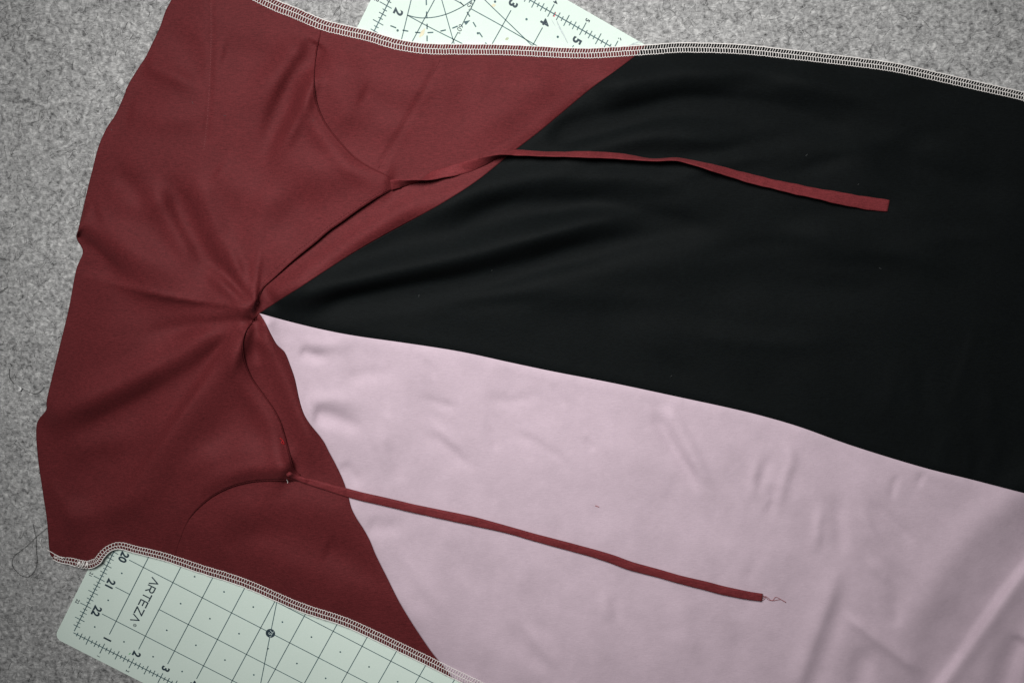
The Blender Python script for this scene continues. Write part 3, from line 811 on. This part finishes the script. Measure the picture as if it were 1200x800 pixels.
# ties
def ribbon(name, data, W_px, hf, thick, plump):
    D = resample(smooth(np.array(data, float), 6), 2.2)
    x, y, w, roll = D.T
    px = 1 / (FPX / CW[2])                                        # metres per pixel near the table
    if callable(W_px): W_px = W_px(x)
    W = np.broadcast_to(np.where(np.array(W_px) > 0, W_px, w), w.shape) * px
    rr = np.radians(roll)
    z = hf(x, y) + np.abs(np.sin(rr)) * W * 0.42 + thick * 0.5 + 0.0003
    C = at(x, y, z)
    T = np.gradient(C, axis=0); T /= np.linalg.norm(T, axis=1)[:, None]
    side = np.cross(T, (0, 0, 1.0)); side /= np.linalg.norm(side, axis=1)[:, None]
    up = np.cross(side, T)
    a = side * np.cos(rr)[:, None] + up * np.sin(rr)[:, None]; b = -side * np.sin(rr)[:, None] + up * np.cos(rr)[:, None]
    n = 16; V = []; N = len(C)
    wob = np.cumsum(rng.normal(0, .05, N)); wob -= np.linspace(wob[0], wob[-1], N)
    for i in range(N):
        for k in range(n):
            q = 2 * math.pi * k / n
            cx = math.copysign(abs(math.cos(q)) ** 0.75, math.cos(q)); sx = math.copysign(abs(math.sin(q)) ** plump, math.sin(q))
            tq = thick * (1 + 0.22 * math.sin(i * 0.37 + 2 * cx) * math.sin(i * .11))
            V.append(C[i] + a[i] * (W[i] / 2 * cx * (1 + .04 * wob[i])) + b[i] * (tq / 2 * sx - thick * .12 * math.exp(-(cx / .25) ** 2) * (1 if sx > 0 else 0)))
    F = [(i * n + k, i * n + (k + 1) % n, (i + 1) * n + (k + 1) % n, (i + 1) * n + k) for i in range(N - 1) for k in range(n)]
    F = [f_[::-1] for f_ in F]
    F += [tuple(range(n)), tuple((N - 1) * n + k for k in range(n))[::-1]]
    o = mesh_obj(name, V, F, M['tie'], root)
    bm = bmesh.new(); bm.from_mesh(o.data); bmesh.ops.recalc_face_normals(bm, faces=bm.faces); bm.to_mesh(o.data); bm.free()
    return o
def rl(p, full=12.5): return math.degrees(math.acos(min(1, p / full)))
UP = [(458, 217, 10, -20), (464, 216, 10, -35), (478, 213.5, 5.5, -62), (490, 211.5, 2, -85), (500, 208.5, 6, -118), (510, 205, 10, -145), (533, 199.5, 12, -172), (557, 192.5, 11, -208),
      (573, 186.5, 7, -236), (585, 182.3, 2.5, -262), (597, 180, 4, -288), (607, 179, 6.5, -303), (640, 180.7, 5, -296), (680, 181, 7, -304), (715, 182.3, 7, -306), (740, 184.7, 5, -296),
      (765, 187.5, 3, -284), (790, 186.7, 3.5, -286), (805, 189, 5, -296), (825, 194, 6.5, -304), (850, 201, 8.5, -318), (880, 209.5, 9.5, -326), (920, 219, 10, -330), (960, 227.5, 10.5, -334),
      (990, 233.5, 12, -348), (1015, 238, 12.5, -356), (1041, 241.3, 12, -358)]
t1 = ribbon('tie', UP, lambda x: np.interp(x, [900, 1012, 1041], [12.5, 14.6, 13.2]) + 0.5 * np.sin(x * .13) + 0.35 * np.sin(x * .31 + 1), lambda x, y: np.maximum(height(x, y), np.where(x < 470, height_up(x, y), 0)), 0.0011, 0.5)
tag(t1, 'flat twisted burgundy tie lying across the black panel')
LOWT = [(338, 555, 6, 0), (346, 558.5, 6, 0), (356, 562, 7, 0), (370, 566, 8.5, 0), (395, 573.5, 10, 0), (420, 580.5, 10.5, 0), (455, 588.5, 10.5, 0), (487, 596, 10.5, 0), (520, 603, 11, 0), (553, 610, 11.3, 0),
        (590, 619, 9.3, 0), (620, 627.5, 9.3, 0), (655, 637, 10, 0), (687, 645.5, 10, 0), (715, 654, 11, 0), (740, 663, 11.3, 0), (770, 671, 10.5, 0), (800, 679.5, 10.5, 0),
        (825, 685.5, 11, 0), (850, 692, 11.3, 0), (875, 697, 10.5, 0), (893, 699.7, 10, 0)]
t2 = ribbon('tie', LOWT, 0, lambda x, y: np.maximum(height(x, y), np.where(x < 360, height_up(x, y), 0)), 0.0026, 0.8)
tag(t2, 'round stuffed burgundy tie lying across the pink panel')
fr = MB()
for pts in ([(892, 698), (898, 698.5), (903, 702.5), (906, 702.5), (908.5, 699.3), (912, 700), (917, 703), (921, 705.5)], [(892, 701), (897, 699), (900, 702), (905, 703.3), (910, 702.6), (915, 702), (921, 705)], [(892, 703), (895, 702), (897, 700)]):
    Q = smooth(pts, 5); tube(fr, at(Q[:, 0], Q[:, 1], height(Q[:, 0], Q[:, 1]) + 0.0009), 0.00017, 5)
fo = fr.build('frayed_thread', M['thread_maroon'], root); fo.parent = t2; fo.matrix_parent_inverse = Matrix.Identity(4)
t_lint = MB()
for k in range(13):                                               # lint caught on the cloth
    x, y = (rng.uniform(420, 1180), rng.uniform(90, 480)) if k < 9 else (rng.uniform(100, 400), rng.uniform(60, 600))
    a = rng.uniform(0, 6.28); L = rng.uniform(.5, 1.8)
    if y > 366 + (x - 304) * .235 - 8 or (y < 400 and x < 760 - (y - 54) * 1.45 + 12 and k < 9): continue
    Q = np.array([(x - L * math.cos(a), y - L * math.sin(a)), (x, y + .3), (x + L * math.cos(a), y + L * math.sin(a))])
    if k == 99: Q = smooth([(x, y), (x + 4, y - 2), (x + 6, y - 5), (x + 5, y - 8)], 3)
    hf = height if k < 9 else height_up
    tube(t_lint, at(Q[:, 0], Q[:, 1], hf(Q[:, 0], Q[:, 1]) + .0002), 0.00007, 4)
tag(t_lint.build('lint', plain('grey_lint', (0.12, 0.13, 0.13), 0.9), root), kind='stuff')

# ------------------------------------------------------------------ loose bits lying about
def loose(name, paths, z, r, mat, label, cat):
    mb = MB()
    for pts in paths:
        Q = smooth(pts, 6); zz = z(Q[:, 0], Q[:, 1]) if callable(z) else np.full(len(Q), z)
        tube(mb, at(Q[:, 0], Q[:, 1], zz), r, 5)
    return tag(mb.build(name, M[mat]), label, cat)
loose('loose_thread', [[(55, 618), (48, 624), (42, 629), (33, 638), (24, 645), (16, 652), (14, 661), (20, 670), (27, 675), (34, 675), (40, 669), (43.5, 658), (42.5, 645), (42.5, 636), (42, 629), (40, 620), (38.5, 613)]], 0.0008, 0.00014, 'hair',
      'thin black thread looped on the felt beside the garment corner', 'thread')
loose('loose_thread', [[(11, 432), (11, 441), (14, 447), (16.5, 450)], [(25, 454.5), (31, 457.5), (36, 460), (42, 461), (48, 458), (52, 453)]], 0.0008, 0.00015, 'hair',
      'short dark hair on the felt beside the white lint speck', 'thread')
loose('loose_thread', [[(-4, 344), (2, 341), (9, 336)]], 0.0010, 0.0002, 'hair', 'short dark hair at the left edge of the felt', 'thread')
loose('lint_speck', [[(22, 457.5), (24, 457), (24.5, 455), (23, 454)]], 0.0013, 0.0006, 'lint', 'tiny white curled lint speck on the grey felt', 'lint')
loose('thread_scrap', [[(697.5, 592.2), (699.5, 592.8), (702, 593.8)]], lambda x, y: height(x, y) + 0.0004, 0.0003, 'thread_maroon', 'tiny maroon thread scrap lying on the pink panel', 'thread')

# ------------------------------------------------------------------ felt fibres standing off the surface
def fibres():
    N = 52000
    x = rng.uniform(-260, 1460, N); y = rng.uniform(-230, 900, N)
    keep = np.zeros(N, bool)
    uv = px_to_mat(x, y)
    onmat = (uv[:, 0] > -0.46) & (uv[:, 1] > -0.49) & (uv[:, 1] < 23.47)
    top_y = np.interp(x, A_TOP[:, 0], A_TOP[:, 1], left=-70)
    hem_x = np.interp(y, A_HEM[:, 1], A_HEM[:, 0])
    bot_y = np.interp(x, A_BOT[:, 0], A_BOT[:, 1])
    keep = ((x < hem_x + 6) | (y < top_y + 6) | ((y > bot_y - 5) & (x < 140))) & ~onmat
    x, y = x[keep], y[keep]; n = len(x)
    c = at(x, y, 0.0)
    ang = rng.uniform(0, 2 * math.pi, n); L = rng.uniform(0.002, 0.008, n); curv = rng.normal(0, 1.3, n); wdt = rng.uniform(.00006, .00013, n)
    ts = np.linspace(-.5, .5, 5)
    V = np.zeros((n, 5, 2, 3))
    for j, s in enumerate(ts):
        a = ang + curv * s
        mx = c[:, 0] + L * s * np.cos(ang + curv * s * .5); my = c[:, 1] + L * s * np.sin(ang + curv * s * .5)
        z = 0.00005 + rng.uniform(0.0001, .0006, n) * (1 - (2 * s) ** 2)
        for q, sg in enumerate((-1, 1)):
            V[:, j, q, 0] = mx - sg * wdt * np.sin(a); V[:, j, q, 1] = my + sg * wdt * np.cos(a); V[:, j, q, 2] = z
    V = V.reshape(-1, 3)
    b = (np.arange(n) * 10)[:, None, None]
    F = np.array([[2 * j, 2 * j + 2, 2 * j + 3, 2 * j + 1] for j in range(4)])[None] + b
    F = F.reshape(-1, 4)
    me = bpy.data.meshes.new('felt_fibres')
    me.from_pydata(V.tolist(), [], F.tolist())
    g = np.clip(np.where(rng.random(n) < .14, rng.uniform(.06, .16, n), rng.uniform(.25, .52, n)), 0, 1)
    colr = np.ones((n * 10, 4)); colr[:, :3] = np.repeat(g, 10)[:, None]
    at_ = me.color_attributes.new('fibre_colour', 'FLOAT_COLOR', 'POINT'); at_.data.foreach_set('color', colr.ravel())
    me.materials.append(M['fibre'])
    o = bpy.data.objects.new('felt_fibres', me); COL.objects.link(o); o.parent = felt
    tag(o, kind='stuff')
fibres()
